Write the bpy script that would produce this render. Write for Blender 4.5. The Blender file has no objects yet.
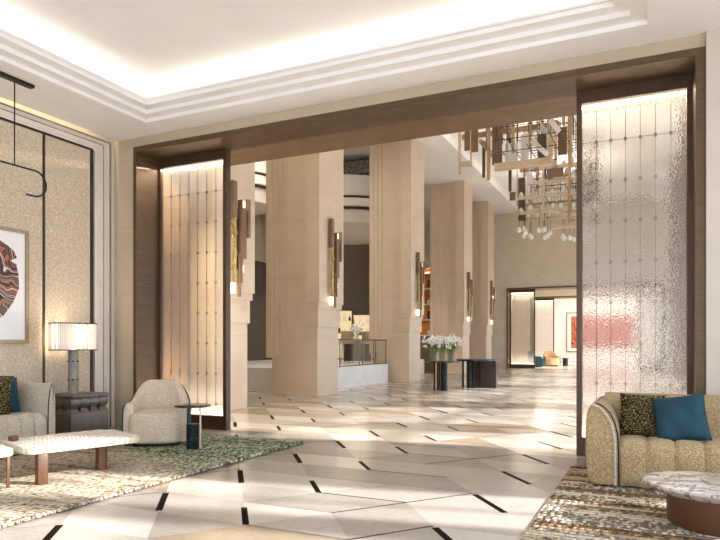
import bpy, bmesh, math, random
from mathutils import Vector, Matrix
random.seed(7)
S = bpy.context.scene
COL = S.collection
PI = math.pi

# ------------------------------------------------------------------ materials
def lin(c):
    return tuple(((v/255)/12.92 if v/255 <= .04045 else ((v/255+.055)/1.055)**2.4) for v in c[:3]) + (1.0,)

class NT:
    def __init__(s, name):
        s.m = bpy.data.materials.new(name); s.m.use_nodes = True
        s.t = s.m.node_tree; s.t.nodes.clear()
        s.out = s.t.nodes.new('ShaderNodeOutputMaterial')
    def n(s, typ, **kw):
        nd = s.t.nodes.new(typ)
        for k, v in kw.items():
            if k.startswith('i_'):
                key = k[2:].replace('_', ' ')
                nd.inputs[int(key) if key.isdigit() else key].default_value = v
            else: setattr(nd, k, v)
        return nd
    def l(s, a, b): s.t.links.new(a, b)
    def math(s, op, a, b=None):
        nd = s.n('ShaderNodeMath', operation=op)
        for i, v in enumerate((a, b)):
            if v is None: continue
            if isinstance(v, (int, float)): nd.inputs[i].default_value = v
            else: s.l(v, nd.inputs[i])
        return nd.outputs[0]
    def mix(s, f, a, b, blend='MIX'):
        nd = s.n('ShaderNodeMix', data_type='RGBA', blend_type=blend)
        for i, v in ((0, f), (6, a), (7, b)):
            if isinstance(v, (int, float, tuple)): nd.inputs[i].default_value = v
            else: s.l(v, nd.inputs[i])
        return nd.outputs[2]
    def ramp(s, f, stops, interp='LINEAR'):
        nd = s.n('ShaderNodeValToRGB'); cr = nd.color_ramp; cr.interpolation = interp
        while len(cr.elements) < len(stops): cr.elements.new(.5)
        for e, (p, c) in zip(cr.elements, stops): e.position = p; e.color = c
        s.l(f, nd.inputs[0]); return nd.outputs[0]
    def coords(s, scale=(1, 1, 1), kind='Object'):
        tc = s.n('ShaderNodeTexCoord'); mp = s.n('ShaderNodeMapping')
        mp.inputs['Scale'].default_value = scale
        s.l(tc.outputs[kind], mp.inputs['Vector']); return mp.outputs[0]
    def noise(s, vec, scale, detail=3, rough=.5):
        nd = s.n('ShaderNodeTexNoise'); s.l(vec, nd.inputs['Vector'])
        nd.inputs['Scale'].default_value = scale; nd.inputs['Detail'].default_value = detail
        nd.inputs['Roughness'].default_value = rough; return nd.outputs['Fac']
    def bsdf(s, color, rough=.5, metal=0, bump=None, bstr=.2, bdist=.01, spec=.5, **extra):
        b = s.n('ShaderNodeBsdfPrincipled')
        for k, v in (('Base Color', color), ('Roughness', rough)):
            if isinstance(v, (int, float, tuple)): b.inputs[k].default_value = v
            else: s.l(v, b.inputs[k])
        b.inputs['Metallic'].default_value = metal
        b.inputs['Specular IOR Level'].default_value = spec
        for k, v in extra.items(): b.inputs[k.replace('_', ' ')].default_value = v
        if bump is not None:
            bm = s.n('ShaderNodeBump'); bm.inputs['Strength'].default_value = bstr
            bm.inputs['Distance'].default_value = bdist
            s.l(bump, bm.inputs['Height']); s.l(bm.outputs[0], b.inputs['Normal'])
        s.l(b.outputs[0], s.out.inputs[0]); return b

def simple(name, c, rough=.5, metal=0, var=.06, scale=6, bump=0, stretch=(1, 1, 1), spec=.5):
    n = NT(name); v = n.coords(stretch); f = n.noise(v, scale, 4)
    a = lin(c); d = tuple(x*(1-var*2.2) for x in a[:3]) + (1,); u = tuple(min(1, x*(1+var)) for x in a[:3]) + (1,)
    colr = n.ramp(f, [(.3, d), (.7, u)])
    n.bsdf(colr, rough, metal, f if bump else None, bump, .01, spec)
    return n.m

def stone(name, c, joints=True, rough=.45, jx=1.9, jz=.95):
    n = NT(name); v = n.coords((1, 1, 1))
    f = n.noise(n.coords((1.2, 1.2, 2.2)), 1.4, 6, .6); g = n.noise(v, 14, 4)
    a = lin(c)
    sh = lambda k: tuple(min(1, x*k) for x in a[:3]) + (1,)
    cc = n.ramp(f, [(.3, sh(.92)), (.5, sh(.99)), (.72, sh(1.05))])
    cc = n.mix(.12, cc, n.ramp(g, [(.35, sh(.75)), (.65, sh(1.1))]))
    if joints:
        s = n.n('ShaderNodeSeparateXYZ'); n.l(v, s.inputs[0])
        fz = n.math('FRACT', n.math('MULTIPLY', s.outputs[2], 1/jz))
        jl = n.math('LESS_THAN', fz, .008/jz)
        cc = n.mix(n.math('MULTIPLY', jl, .35), cc, sh(.45))
    n.bsdf(cc, rough, 0, g, .03)
    return n.m

def weave(name, c, c2, scale=60, bump=.5, rough=.9, rows=(1, 1, 1)):
    n = NT(name); v = n.coords(rows)
    vo = n.n('ShaderNodeTexVoronoi'); n.l(v, vo.inputs['Vector']); vo.inputs['Scale'].default_value = scale
    g = n.noise(v, scale*.55, 3)
    mixf = n.math('MULTIPLY', vo.outputs['Distance'], 1.25)
    mixf = n.math('MULTIPLY', n.math('ADD', mixf, g), .62)
    cc = n.ramp(mixf, [(.3, lin(c)), (.75, lin(c2))])
    n.bsdf(cc, rough, 0, n.math('SUBTRACT', 1.0, vo.outputs['Distance']), bump, .006, .2, Sheen_Weight=.15)
    return n.m

def emit(name, c, strength):
    n = NT(name); e = n.n('ShaderNodeEmission'); e.inputs[0].default_value = lin(c); e.inputs[1].default_value = strength
    n.l(e.outputs[0], n.out.inputs[0]); return n.m

M = {}
M['plaster'] = simple('white_plaster', (246, 242, 237), .7, var=.012, scale=2)
M['cream'] = simple('cream_plaster', (226, 216, 202), .6, var=.02, scale=3)
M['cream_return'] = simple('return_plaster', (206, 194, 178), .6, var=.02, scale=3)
M['stone_wall'] = stone('portal_stone', (190, 173, 147))
M['stone_col'] = stone('column_stone', (208, 187, 160), jz=1.35)
M['stone_col_shade'] = stone('column_stone_shade', (128, 102, 80), jz=1.35)  # column stone with the shade of the right row put into its colour
M['stone_far'] = stone('far_wall_stone', (216, 202, 178), jz=1.25)
M['bronze'] = simple('brushed_bronze', (100, 78, 54), .42, .4, .12, 5, stretch=(1, 1, 7))
M['bronze_mid'] = simple('brown_bronze_frame', (86, 63, 43), .4, .4, .1, 8)
M['bronze_dark'] = simple('dark_bronze', (66, 50, 38), .4, .5, .1, 8)
M['brown_metal'] = simple('brown_bronze', (98, 64, 40), .35, .4, .08, 6)
M['shadow_gap'] = simple('shadow_gap_tan', (150, 128, 100), .6)
M['sconce_bar'] = simple('sconce_bronze', (128, 100, 76), .45, .2, .08, 6)
M['black_metal'] = simple('black_metal', (34, 28, 24), .4, .4, .05, 8)
M['brass'] = simple('satin_brass', (186, 156, 120), .35, .6, .1, 9)
M['brass_pale'] = simple('pale_brass', (208, 186, 156), .35, .4, .08, 9)
M['gold'] = simple('hammered_gold', (206, 178, 116), .3, .9, .15, 30, .5)
M['fabric_wall'] = weave('wall_fabric', (240, 229, 210), (198, 178, 148), 60, .35)
M['sofa'] = weave('sofa_lit_golden', (224, 204, 166), (154, 130, 88), 112, .5)  # same cream fabric, with the golden light on it put into the colour
M['sofa_cream'] = weave('sofa_cream', (228, 218, 200), (178, 164, 140), 110, .5)
M['chair'] = weave('armchair_weave', (228, 214, 190), (192, 174, 148), 70, .35, rows=(.35, .35, 2.2))
M['piping'] = simple('black_piping', (18, 17, 18), .5)
M['teal'] = simple('teal_velvet', (10, 62, 76), .75, var=.15, scale=5, bump=.15)
M['teal_dark'] = simple('dark_teal_fabric', (24, 62, 64), .8)
M['wood'] = simple('walnut', (104, 68, 40), .45, 0, .2, 4, stretch=(8, 8, 1))
M['wood_dark'] = simple('dark_walnut', (62, 44, 34), .4, 0, .2, 4, stretch=(8, 8, 1))
M['table_dark'] = simple('dark_bronze_table', (112, 102, 92), .35, .4, .08, 6)
M['lamp_stone'] = simple('lamp_stone', (150, 138, 124), .4, 0, .2, 12, stretch=(1, 1, .4))
M['black_glass'] = simple('black_top', (30, 27, 25), .15, 0, .1, 4)
M['strap'] = simple('cream_strap', (216, 206, 188), .7, 0, .08, 30, .3)
M['strap_dark'] = simple('tan_strap', (222, 206, 166), .7, 0, .15, 30, .3)
M['white_stone'] = simple('white_plinth', (232, 228, 222), .4, 0, .03, 3)
M['orange'] = simple('orange_lacquer', (226, 138, 50), .4)
M['taupe'] = simple('taupe_wall', (112, 96, 80), .7, var=.05)
M['brown_wall'] = simple('brown_panelling', (74, 60, 48), .6, var=.1, scale=3, stretch=(1, 4, .3))
M['curtain'] = simple('sheer_curtain', (190, 178, 154), .8)
M['red'] = simple('oxblood_trim', (78, 30, 26), .5)
M['grey_mesh'] = weave('grey_mesh', (176, 172, 166), (110, 106, 100), 14, .3)
M['mat_white'] = simple('white_mat', (244, 240, 234), .8, var=.01)
M['frame_champ'] = simple('champagne_frame', (166, 142, 110), .4, .4, .1, 10)
M['petal'] = simple('white_petal', (246, 246, 238), .7, var=.03)
M['stem_green'] = simple('green_stem', (92, 128, 62), .6, var=.15)
M['led'] = emit('warm_led', (255, 236, 206), 3.5)
M['led_soft'] = emit('lamp_glow', (255, 232, 196), 2)
M['lit_white'] = emit('lit_shelf', (255, 226, 178), .55)

# marble
def marble(name, c, vein, scale=3, rough=.12, thr=(.47, .5, .53), spec=.5):
    n = NT(name); v = n.coords()
    w = n.noise(v, scale*.7, 5)
    vm = n.n('ShaderNodeVectorMath', operation='ADD'); n.l(v, vm.inputs[0])
    cmb = n.n('ShaderNodeCombineXYZ'); n.l(w, cmb.inputs[0]); n.l(w, cmb.inputs[1]); n.l(w, cmb.inputs[2])
    n.l(cmb.outputs[0], vm.inputs[1])
    f = n.noise(vm.outputs[0], scale, 6, .6)
    cc = n.ramp(f, [(thr[0]-.1, lin(c)), (thr[0], lin(c)), (thr[1], lin(vein)), (thr[2], lin(c)), (.8, tuple(x*.8 for x in lin(c)[:3])+(1,))])
    n.bsdf(cc, rough, spec=spec); return n.m
M['marble_green'] = marble('dark_green_marble', (14, 22, 18), (88, 112, 98), 9, .4, (.49, .505, .52), .2)
M['marble_grey'] = marble('grey_marble', (184, 174, 166), (96, 82, 76), 4, .2, (.455, .5, .545))

# floor stones
def floorstone(name, c, var, rough=.2):
    n = NT(name)
    f = n.noise(n.coords((.7, 1.6, 1)), 1.7, 6, .62); g = n.noise(n.coords((3, 9, 1)), 5, 5, .65)
    a = lin(c); sh = lambda k: tuple(min(1, x*k) for x in a[:3]) + (1,)
    cc = n.ramp(f, [(.28, sh(1-var)), (.5, sh(1)), (.75, sh(1+var*.5))])
    cc = n.mix(.4, cc, n.ramp(g, [(.38, sh(1-var*2)), (.58, sh(1+var*.4))]))
    n.bsdf(cc, rough, spec=.35); return n.m
FM = [floorstone('floor_cream', (208, 198, 184), .10), floorstone('floor_grey', (174, 164, 152), .16),
      floorstone('floor_tan', (166, 148, 124), .14), floorstone('floor_pale', (190, 180, 168), .14),
      simple('floor_inlay', (24, 17, 12), .7, 0, spec=.04), simple('floor_joint', (112, 96, 80), .4, spec=.2)]

# hammered glass
def hammered():
    n = NT('hammered_glass'); v = n.coords((1, 1, 1))
    vo = n.n('ShaderNodeTexVoronoi', feature='F1'); n.l(v, vo.inputs['Vector']); vo.inputs['Scale'].default_value = 48
    bm = n.n('ShaderNodeBump'); bm.inputs['Strength'].default_value = .34; bm.inputs['Distance'].default_value = .006
    n.l(vo.outputs['Distance'], bm.inputs['Height'])
    g = n.n('ShaderNodeBsdfRefraction'); g.inputs['IOR'].default_value = 1.12; g.inputs['Roughness'].default_value = .02
    g.inputs['Color'].default_value = (.97, .95, .92, 1)
    n.l(bm.outputs[0], g.inputs['Normal'])
    gl = n.n('ShaderNodeBsdfGlossy'); gl.inputs['Roughness'].default_value = .1; n.l(bm.outputs[0], gl.inputs['Normal'])
    tr = n.n('ShaderNodeBsdfTranslucent'); tr.inputs[0].default_value = (.93, .9, .84, 1)
    df = n.n('ShaderNodeBsdfDiffuse'); df.inputs[0].default_value = (.9, .87, .8, 1)
    m0 = n.n('ShaderNodeMixShader'); m0.inputs[0].default_value = .5; n.l(tr.outputs[0], m0.inputs[1]); n.l(df.outputs[0], m0.inputs[2])
    m1 = n.n('ShaderNodeMixShader'); m1.inputs[0].default_value = .10; n.l(g.outputs[0], m1.inputs[1]); n.l(m0.outputs[0], m1.inputs[2])
    m2 = n.n('ShaderNodeMixShader'); m2.inputs[0].default_value = .04; n.l(m1.outputs[0], m2.inputs[1]); n.l(gl.outputs[0], m2.inputs[2])
    n.l(m2.outputs[0], n.out.inputs[0]); return n.m
M['hammered'] = hammered()
def clear_glass(name, c=(1, 1, 1, 1), mixv=.16):
    n = NT(name); t = n.n('ShaderNodeBsdfTransparent'); t.inputs[0].default_value = c
    g = n.n('ShaderNodeBsdfGlossy'); g.inputs['Roughness'].default_value = .04
    m = n.n('ShaderNodeMixShader'); m.inputs[0].default_value = mixv
    n.l(t.outputs[0], m.inputs[1]); n.l(g.outputs[0], m.inputs[2]); n.l(m.outputs[0], n.out.inputs[0]); return n.m
M['clear'] = clear_glass('clear_glass', (.93, .96, .95, 1))
def rodglass():
    n = NT('ribbed_glass'); b = n.n('ShaderNodeBsdfPrincipled'); b.inputs['Base Color'].default_value = (.93, .9, .86, 1)
    b.inputs['Roughness'].default_value = .12
    t = n.n('ShaderNodeBsdfTranslucent'); t.inputs[0].default_value = (.95, .92, .88, 1)
    m = n.n('ShaderNodeMixShader'); m.inputs[0].default_value = .6
    n.l(b.outputs[0], m.inputs[1]); n.l(t.outputs[0], m.inputs[2]); n.l(m.outputs[0], n.out.inputs[0]); return n.m
M['rodglass'] = rodglass()

# rugs
def rug_mat(name, rows, fleck, build):
    n = NT(name); v = n.coords(); s = n.n('ShaderNodeSeparateXYZ'); n.l(v, s.inputs[0])
    wob = n.noise(n.coords((1, 1, 1)), 9, 2)
    y = n.math('MULTIPLY', n.math('ADD', s.outputs[1], n.math('MULTIPLY', wob, .02)), rows); row = n.math('FLOOR', y)
    wn = n.n('ShaderNodeTexWhiteNoise', noise_dimensions='1D'); n.l(row, wn.inputs['W'])
    xx = n.math('ADD', n.math('MULTIPLY', s.outputs[0], fleck), n.math('MULTIPLY', wn.outputs['Value'], 37.0))
    c = n.n('ShaderNodeCombineXYZ'); n.l(xx, c.inputs[0]); n.l(n.math('MULTIPLY', row, 7.3), c.inputs[1]); n.l(n.math('MULTIPLY', y, .6), c.inputs[2])
    fl = n.noise(c.outputs[0], 1.0, 2)
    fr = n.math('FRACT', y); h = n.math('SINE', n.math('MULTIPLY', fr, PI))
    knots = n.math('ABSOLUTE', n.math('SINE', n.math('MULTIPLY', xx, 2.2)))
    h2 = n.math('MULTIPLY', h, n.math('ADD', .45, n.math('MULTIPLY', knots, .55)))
    col = build(n, v, s, row, wn.outputs['Value'], fl, h2)
    n.bsdf(col, .95, 0, n.math('ADD', h2, n.math('MULTIPLY', fl, .6)), .9, .018, .1); return n.m
def _right(n, v, s, row, w, fl, h):
    band = n.n('ShaderNodeTexNoise', noise_dimensions='1D'); n.l(n.math('MULTIPLY', row, .31), band.inputs['W']); band.inputs['Scale'].default_value = 1; band.inputs['Detail'].default_value = 1
    bx_ = n.math('ADD', n.math('MULTIPLY', band.outputs['Fac'], .9), n.math('MULTIPLY', w, .16))
    base = n.ramp(bx_, [(.40, lin((132, 100, 68))), (.47, lin((188, 164, 132))), (.54, lin((216, 202, 178))), (.72, lin((232, 222, 202)))])
    thr = n.math('ADD', .36, n.math('MULTIPLY', n.math('GREATER_THAN', w, .45), n.math('MULTIPLY', w, .17)))
    d = n.ramp(n.math('SUBTRACT', fl, thr), [(.0, (1, 1, 1, 1)), (.06, (0, 0, 0, 1))])
    col = n.mix(n.math('MULTIPLY', d, .72), base, lin((50, 38, 28)))
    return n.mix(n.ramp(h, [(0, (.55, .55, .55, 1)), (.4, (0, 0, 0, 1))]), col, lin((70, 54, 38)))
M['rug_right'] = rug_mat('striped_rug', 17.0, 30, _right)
def _left(n, v, s, row, w, fl, h):
    big = n.noise(v, 1.1, 3); bandn = n.noise(n.coords((.5, 5, 1)), 1.6, 3)
    g = n.math('ADD', n.math('MULTIPLY', n.math('SUBTRACT', s.outputs[1], 4.75), 1.4), n.math('MULTIPLY', n.math('SUBTRACT', big, .5), 3.0))
    g = n.math('ADD', g, n.math('MULTIPLY', n.math('ADD', s.outputs[0], 5.0), .5))
    gm = n.n('ShaderNodeClamp'); n.l(g, gm.inputs[0])
    beige = n.ramp(fl, [(.32, lin((92, 72, 48))), (.42, lin((180, 158, 126))), (.58, lin((214, 203, 184)))])
    green = n.ramp(fl, [(.33, lin((24, 30, 20))), (.43, lin((88, 104, 70))), (.53, lin((160, 170, 128))), (.61, lin((228, 224, 202)))])
    col = n.mix(gm.outputs[0], beige, green)
    drk = n.math('MULTIPLY', n.math('GREATER_THAN', bandn, .58), .4)
    col = n.mix(drk, col, n.mix(gm.outputs[0], lin((96, 78, 54)), lin((34, 40, 28))))
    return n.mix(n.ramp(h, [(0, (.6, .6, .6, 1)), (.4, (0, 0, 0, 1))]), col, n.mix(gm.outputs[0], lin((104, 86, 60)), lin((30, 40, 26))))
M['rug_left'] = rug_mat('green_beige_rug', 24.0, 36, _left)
def tuft():
    n = NT('tufted_pattern'); v = n.coords((1, 1, 1))
    f = n.noise(n.coords((60, 16, 120)), 1, 2)
    c = n.ramp(f, [(.46, lin((28, 26, 20))), (.54, lin((96, 82, 46))), (.68, lin((176, 156, 106)))])
    n.bsdf(c, .95, 0, f, .8, .02, .1); return n.m
M['tuft'] = tuft()
def art(name, cols, scale, dist, rot, k=1.0):
    n = NT(name); tc = n.n('ShaderNodeTexCoord'); mp = n.n('ShaderNodeMapping'); mp.inputs['Rotation'].default_value = rot; mp.inputs['Scale'].default_value = (k, k, k)
    n.l(tc.outputs['Object'], mp.inputs[0])
    w = n.n('ShaderNodeTexWave', bands_direction='Z'); n.l(mp.outputs[0], w.inputs['Vector'])
    w.inputs['Scale'].default_value = scale; w.inputs['Distortion'].default_value = dist; w.inputs['Detail'].default_value = 4; w.inputs['Detail Scale'].default_value = 1.3
    f = n.noise(mp.outputs[0], 3.2, 4)
    a = n.ramp(w.outputs['Fac'], [(.1, lin(cols[0])), (.4, lin(cols[1])), (.62, lin(cols[2])), (.9, lin(cols[3]))])
    b = n.ramp(f, [(.35, lin(cols[0])), (.5, lin(cols[2])), (.62, lin(cols[1]))])
    n.bsdf(n.mix(.45, a, b), .8); return n.m
def layers():
    n = NT('layered_painting'); v = n.coords(); s = n.n('ShaderNodeSeparateXYZ'); n.l(v, s.inputs[0])
    w1 = n.noise(v, 2.6, 2); w2 = n.noise(v, 11, 3)
    t = n.math('ADD', s.outputs[2], n.math('MULTIPLY', s.outputs[1], .35))
    t = n.math('ADD', t, n.math('ADD', n.math('MULTIPLY', w1, .75), n.math('MULTIPLY', w2, .06)))
    t = n.math('MULTIPLY', t, 52); row = n.math('FLOOR', t); fr = n.math('FRACT', t)
    wn = n.n('ShaderNodeTexWhiteNoise', noise_dimensions='1D'); n.l(row, wn.inputs['W'])
    c = n.ramp(wn.outputs['Value'], [(0, lin((60, 48, 46))), (.22, lin((176, 108, 84))), (.42, lin((120, 92, 84))), (.6, lin((214, 170, 146))), (.78, lin((232, 222, 212))), (.9, lin((152, 62, 52)))], 'CONSTANT')
    n.bsdf(n.mix(n.math('LESS_THAN', fr, .3), c, lin((44, 34, 34))), .8); return n.m
M['art_layers'] = layers()
M['art_orange'] = art('orange_painting', ((60, 30, 26), (196, 84, 52), (222, 150, 110), (150, 60, 44)), 1.6, 14, (0, .5, 0))

# ------------------------------------------------------------------ geometry helpers
class B:
    def __init__(s): s.bm = bmesh.new()
    def box(s, x0, x1, y0, y1, z0, z1, mi=0, M4=None, bev=0, seg=2):
        b2 = bmesh.new(); r = bmesh.ops.create_cube(b2, size=1)
        for v in r['verts']:
            v.co = Vector((x0+(v.co.x+.5)*(x1-x0), y0+(v.co.y+.5)*(y1-y0), z0+(v.co.z+.5)*(z1-z0)))
        if bev: bmesh.ops.bevel(b2, geom=b2.edges[:], offset=bev, segments=seg, profile=.5, affect='EDGES')
        s.add(b2, M4, mi); return s
    def add(s, b2, M4=None, mi=0):
        if M4 is not None: bmesh.ops.transform(b2, matrix=M4, verts=b2.verts[:])
        mp = {v: s.bm.verts.new(v.co) for v in b2.verts}
        for f in b2.faces:
            try: nf = s.bm.faces.new([mp[v] for v in f.verts]); nf.material_index = mi
            except ValueError: pass
        b2.free(); return s
    def face(s, pts, mi=0):
        f = s.bm.faces.new([s.bm.verts.new(p) for p in pts]); f.material_index = mi; return s
    def lathe(s, prof, n=24, c=(0, 0, 0), mi=0, sx=1, sy=1):
        rings = []
        for r, z in prof:
            rings.append([s.bm.verts.new((c[0]+sx*r*math.cos(2*PI*i/n), c[1]+sy*r*math.sin(2*PI*i/n), c[2]+z)) for i in range(n)])
        for a, b in zip(rings, rings[1:]):
            for i in range(n):
                f = s.bm.faces.new((a[i], a[(i+1) % n], b[(i+1) % n], b[i])); f.material_index = mi
        f = s.bm.faces.new(rings[0][::-1]); f.material_index = mi
        f = s.bm.faces.new(rings[-1]); f.material_index = mi
        return s
    def tube(s, pts, r, n=8, closed=False, mi=0):
        pts = [Vector(p) for p in pts]; m = len(pts); rings = []
        up = Vector((0, 0, 1))
        for i, p in enumerate(pts):
            if closed: t = pts[(i+1) % m]-pts[i-1]
            else: t = pts[min(i+1, m-1)]-pts[max(i-1, 0)]
            t.normalize(); ref = up if abs(t.z) < .95 else Vector((1, 0, 0))
            a = t.cross(ref).normalized(); b = t.cross(a).normalized()
            rr = r[i] if isinstance(r, (list, tuple)) else r
            rings.append([s.bm.verts.new(p+a*rr*math.cos(2*PI*k/n)+b*rr*math.sin(2*PI*k/n)) for k in range(n)])
        for i in range(m if closed else m-1):
            A, Bq = rings[i], rings[(i+1) % m]
            for k in range(n):
                f = s.bm.faces.new((A[k], A[(k+1) % n], Bq[(k+1) % n], Bq[k])); f.material_index = mi
        if not closed:
            s.bm.faces.new(rings[0][::-1]).material_index = mi; s.bm.faces.new(rings[-1]).material_index = mi
        return s
    def prism(s, out, axis, a0, a1, mi=0, bev=0):
        """outline (u,v) extruded along axis: 'x' -> (a,u,v), 'y' -> (u,a,v), 'z' -> (u,v,a)"""
        f3 = {'x': lambda a, u, v: (a, u, v), 'y': lambda a, u, v: (u, a, v), 'z': lambda a, u, v: (u, v, a)}[axis]
        b2 = bmesh.new()
        A = [b2.verts.new(f3(a0, *p)) for p in out]; C = [b2.verts.new(f3(a1, *p)) for p in out]; n = len(out)
        fa = b2.faces.new(A[::-1]); fb = b2.faces.new(C)
        for i in range(n): b2.faces.new((A[i], A[(i+1) % n], C[(i+1) % n], C[i]))
        bmesh.ops.recalc_face_normals(b2, faces=b2.faces[:])
        if bev:
            eds = [e for e in b2.edges if fa in e.link_faces or fb in e.link_faces]
            bmesh.ops.bevel(b2, geom=eds, offset=bev, segments=3, profile=.5, affect='EDGES')
        s.add(b2, None, mi); return s
    def grid(s, fn, nu, nv, mi=0, wrap=False):
        V = [[s.bm.verts.new(fn(i/nu, j/nv)) for j in range(nv+1)] for i in range(nu+(0 if wrap else 1))]
        m = len(V)
        for i in range(nu):
            for j in range(nv):
                f = s.bm.faces.new((V[i][j], V[(i+1) % m][j], V[(i+1) % m][j+1], V[i][j+1])); f.material_index = mi
        return s
    def build(s, name, mat, parent=None, smooth=True, loc=None, ang=35, recalc=True):
        if recalc: bmesh.ops.recalc_face_normals(s.bm, faces=s.bm.faces[:])
        me = bpy.data.meshes.new(name); s.bm.to_mesh(me); s.bm.free()
        for m in (mat if isinstance(mat, list) else [mat]): me.materials.append(m)
        if smooth:
            for p in me.polygons: p.use_smooth = True
            me.set_sharp_from_angle(angle=math.radians(ang))
        o = bpy.data.objects.new(name, me); COL.objects.link(o)
        if parent: o.parent = parent
        if loc: o.location = loc
        return o

def tag(o, label=None, cat=None, group=None, kind=None):
    if label: o['label'] = label
    if cat: o['category'] = cat
    if group: o['group'] = group
    if kind: o['kind'] = kind
    return o
def empty(name, loc, label, cat, rz=0, group=None):
    o = bpy.data.objects.new(name, None); COL.objects.link(o); o.location = loc; o.rotation_euler = (0, 0, rz)
    return tag(o, label, cat, group)
def struct(o): o['kind'] = 'structure'; return o
def copy_tree(o, parent=None):
    c = o.copy(); COL.objects.link(c)
    if parent: c.parent = parent
    for ch in list(o.children): copy_tree(ch, c)
    return c
def bx(name, mat, x0, x1, y0, y1, z0, z1, parent=None, bev=0):
    return B().box(x0, x1, y0, y1, z0, z1, bev=bev).build(name, mat, parent)
def rot(ax, a): return Matrix.Rotation(a, 4, ax)
def T(x, y, z): return Matrix.Translation((x, y, z))

# ------------------------------------------------------------------ constants read from the place
XL, XR = -7.05, 2.3           # side walls of the front lounge
YP0, YPG, YP1 = 6.70, 7.16, 7.82   # portal: front face, glass, back face
PX0, PX1 = -6.62, .345        # portal inside width
ZS = 3.91                     # soffit
ZC = 4.11                     # lounge ceiling
YF = 31.5                     # far wall of lobby

# ------------------------------------------------------------------ floor
def make_floor():
    b = B(); L = 2.27/3; x00 = -2.46; y00 = .46
    R0 = lambda k, j: (x00+L*k, y00+j)
    R1 = lambda k, j: (x00+L*(k+.5), y00+.5+j)
    hsh = lambda *a: random.Random(str(a)).random()
    # slabs of the repeat: lists of (strip, up/down, k) -> stone
    sl = {(0, 'u', 0): 'a', (0, 'd', 0): 'e', (0, 'u', 1): 'b', (0, 'd', 1): 'b', (0, 'u', 2): 'c', (0, 'd', 2): 'c',
          (1, 'u', 0): 'd', (1, 'd', 0): 'd', (1, 'u', 1): 'd', (1, 'd', 1): 'f', (1, 'u', 2): 'f', (1, 'd', 2): 'g'}
    pick = {'a': (3, 3, 2), 'b': (1, 1, 3), 'c': (3, 1, 0), 'd': (2, 1, 2), 'e': (3, 0, 1), 'f': (0, 3, 1), 'g': (1, 3, 1)}
    for j in range(-6, 45):
        for k in range(-16, 16):
            km = k % 3
            tri = [((0, 'u', km), [R0(k, j), R0(k+1, j), R1(k, j)]), ((0, 'd', km), [R1(k-1, j), R0(k, j), R1(k, j)]),
                   ((1, 'u', km), [R1(k-1, j), R1(k, j), R0(k, j+1)]), ((1, 'd', km), [R0(k, j+1), R1(k, j), R0(k+1, j+1)])]
            for key, p in tri:
                s = sl[key]; cell = (k-km)//3
                mi = pick[s][int(hsh(s, cell, j)*3)]
                b.face([(x, y, 0) for x, y in p], mi)
    def bar(p, q, w, mi, z=.0006):
        p, q = Vector(p), Vector(q); d = (q-p).normalized(); nrm = Vector((-d.y, d.x))*w/2
        b.face([(*(p+nrm), z), (*(p-nrm), z), (*(q-nrm), z), (*(q+nrm), z)], mi)
    lerp = lambda p, q, t: (p[0]+(q[0]-p[0])*t, p[1]+(q[1]-p[1])*t)
    for j in range(-6, 45):
        for k in range(-15, 15, 3):
            A0, A1 = R1(k-2, j), R0(k-1, j)
            bar(lerp(A0, A1, .06), lerp(A0, A1, .95), .05, 4)
            C0, C1 = R1(k-1, j), R0(k, j)
            bar(lerp(C0, C1, .28), lerp(C0, C1, 1), .045, 4)
            bar(R0(k, j), R0(k+1, j), .018, 4 if hsh('h', k, j) < .6 else 5)
            bar(R1(k-1, j), R1(k, j), .009, 5)
            if hsh('q', k, j) < .55: bar(R1(k, j), R1(k+1, j+1), .018, 4)
            else: bar(R1(k, j), R0(k+1, j+1), .009, 5)
            bar(R0(k+1, j), R1(k+1, j), .010, 4 if hsh('w', k, j) < .5 else 5)
    o = b.build('floor', FM, smooth=False, recalc=False)
    for p in o.data.polygons:
        pass
    return struct(o)
make_floor()

# ------------------------------------------------------------------ front lounge shell
# left wall, mouldings and fabric panels
struct(bx('wall_left', M['cream'], XL-.3, XL, -3, YP0+.3, -.02, 4.7))
def ltrim(i, y1, z1, w, d):
    b = B(); b.box(XL, XL+d, -3, y1, z1-w, z1).box(XL, XL+d, y1-w, y1, 0, z1-w)
    struct(b.build('trim_%d' % i, M['cream']))
ltrim(1, 6.60, 4.055, .13, .012)
ltrim(2, 6.47, 3.985, .09, .03)
ltrim(3, 6.36, 3.915, .05, .05)
b = B()
for yy, zz in ((6.475, 3.99), (6.605, 4.06), (6.362, 3.918)): b.box(XL, XL+.034, -3, yy, zz-.006, zz+.006).box(XL, XL+.034, yy-.006, yy+.006, 0, zz-.006)
struct(b.build('trim_5', M['shadow_gap']))  # tan strips paint the shadow gaps between the mouldings
FW = XL+.03
for i, (y0, y1) in enumerate(((6.25, 5.51), (5.51, 3.25), (3.25, 2.5), (2.5, .2))):
    o = bx('wall_panel', M['fabric_wall'], XL, FW+.012, y1+.018, y0-.018, .0, 3.86)
    struct(o)
bb = B()
for y in (6.262, 5.51, 3.25, 2.5): bb.box(XL, FW+.02, y-.016, y+.016, 0, 3.87)
bb.box(XL, FW+.022, -3, 6.278, 3.855, 3.885)
struct(bb.build('trim_4', M['bronze_dark']))

# portal wall (front face) and light plaster return at right
bw = B()
bw.box(XL, PX0-.06, YP0, YP1, 0, 4.7).box(PX0-.06, PX1+.085, YP0, YP1, ZS+.075, 4.7)
struct(bw.build('wall_front', M['stone_wall']))
struct(bx('wall_right_return', M['cream_return'], PX1+.085, XR, YP0-.06, YP1, 0, 4.7))
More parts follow.
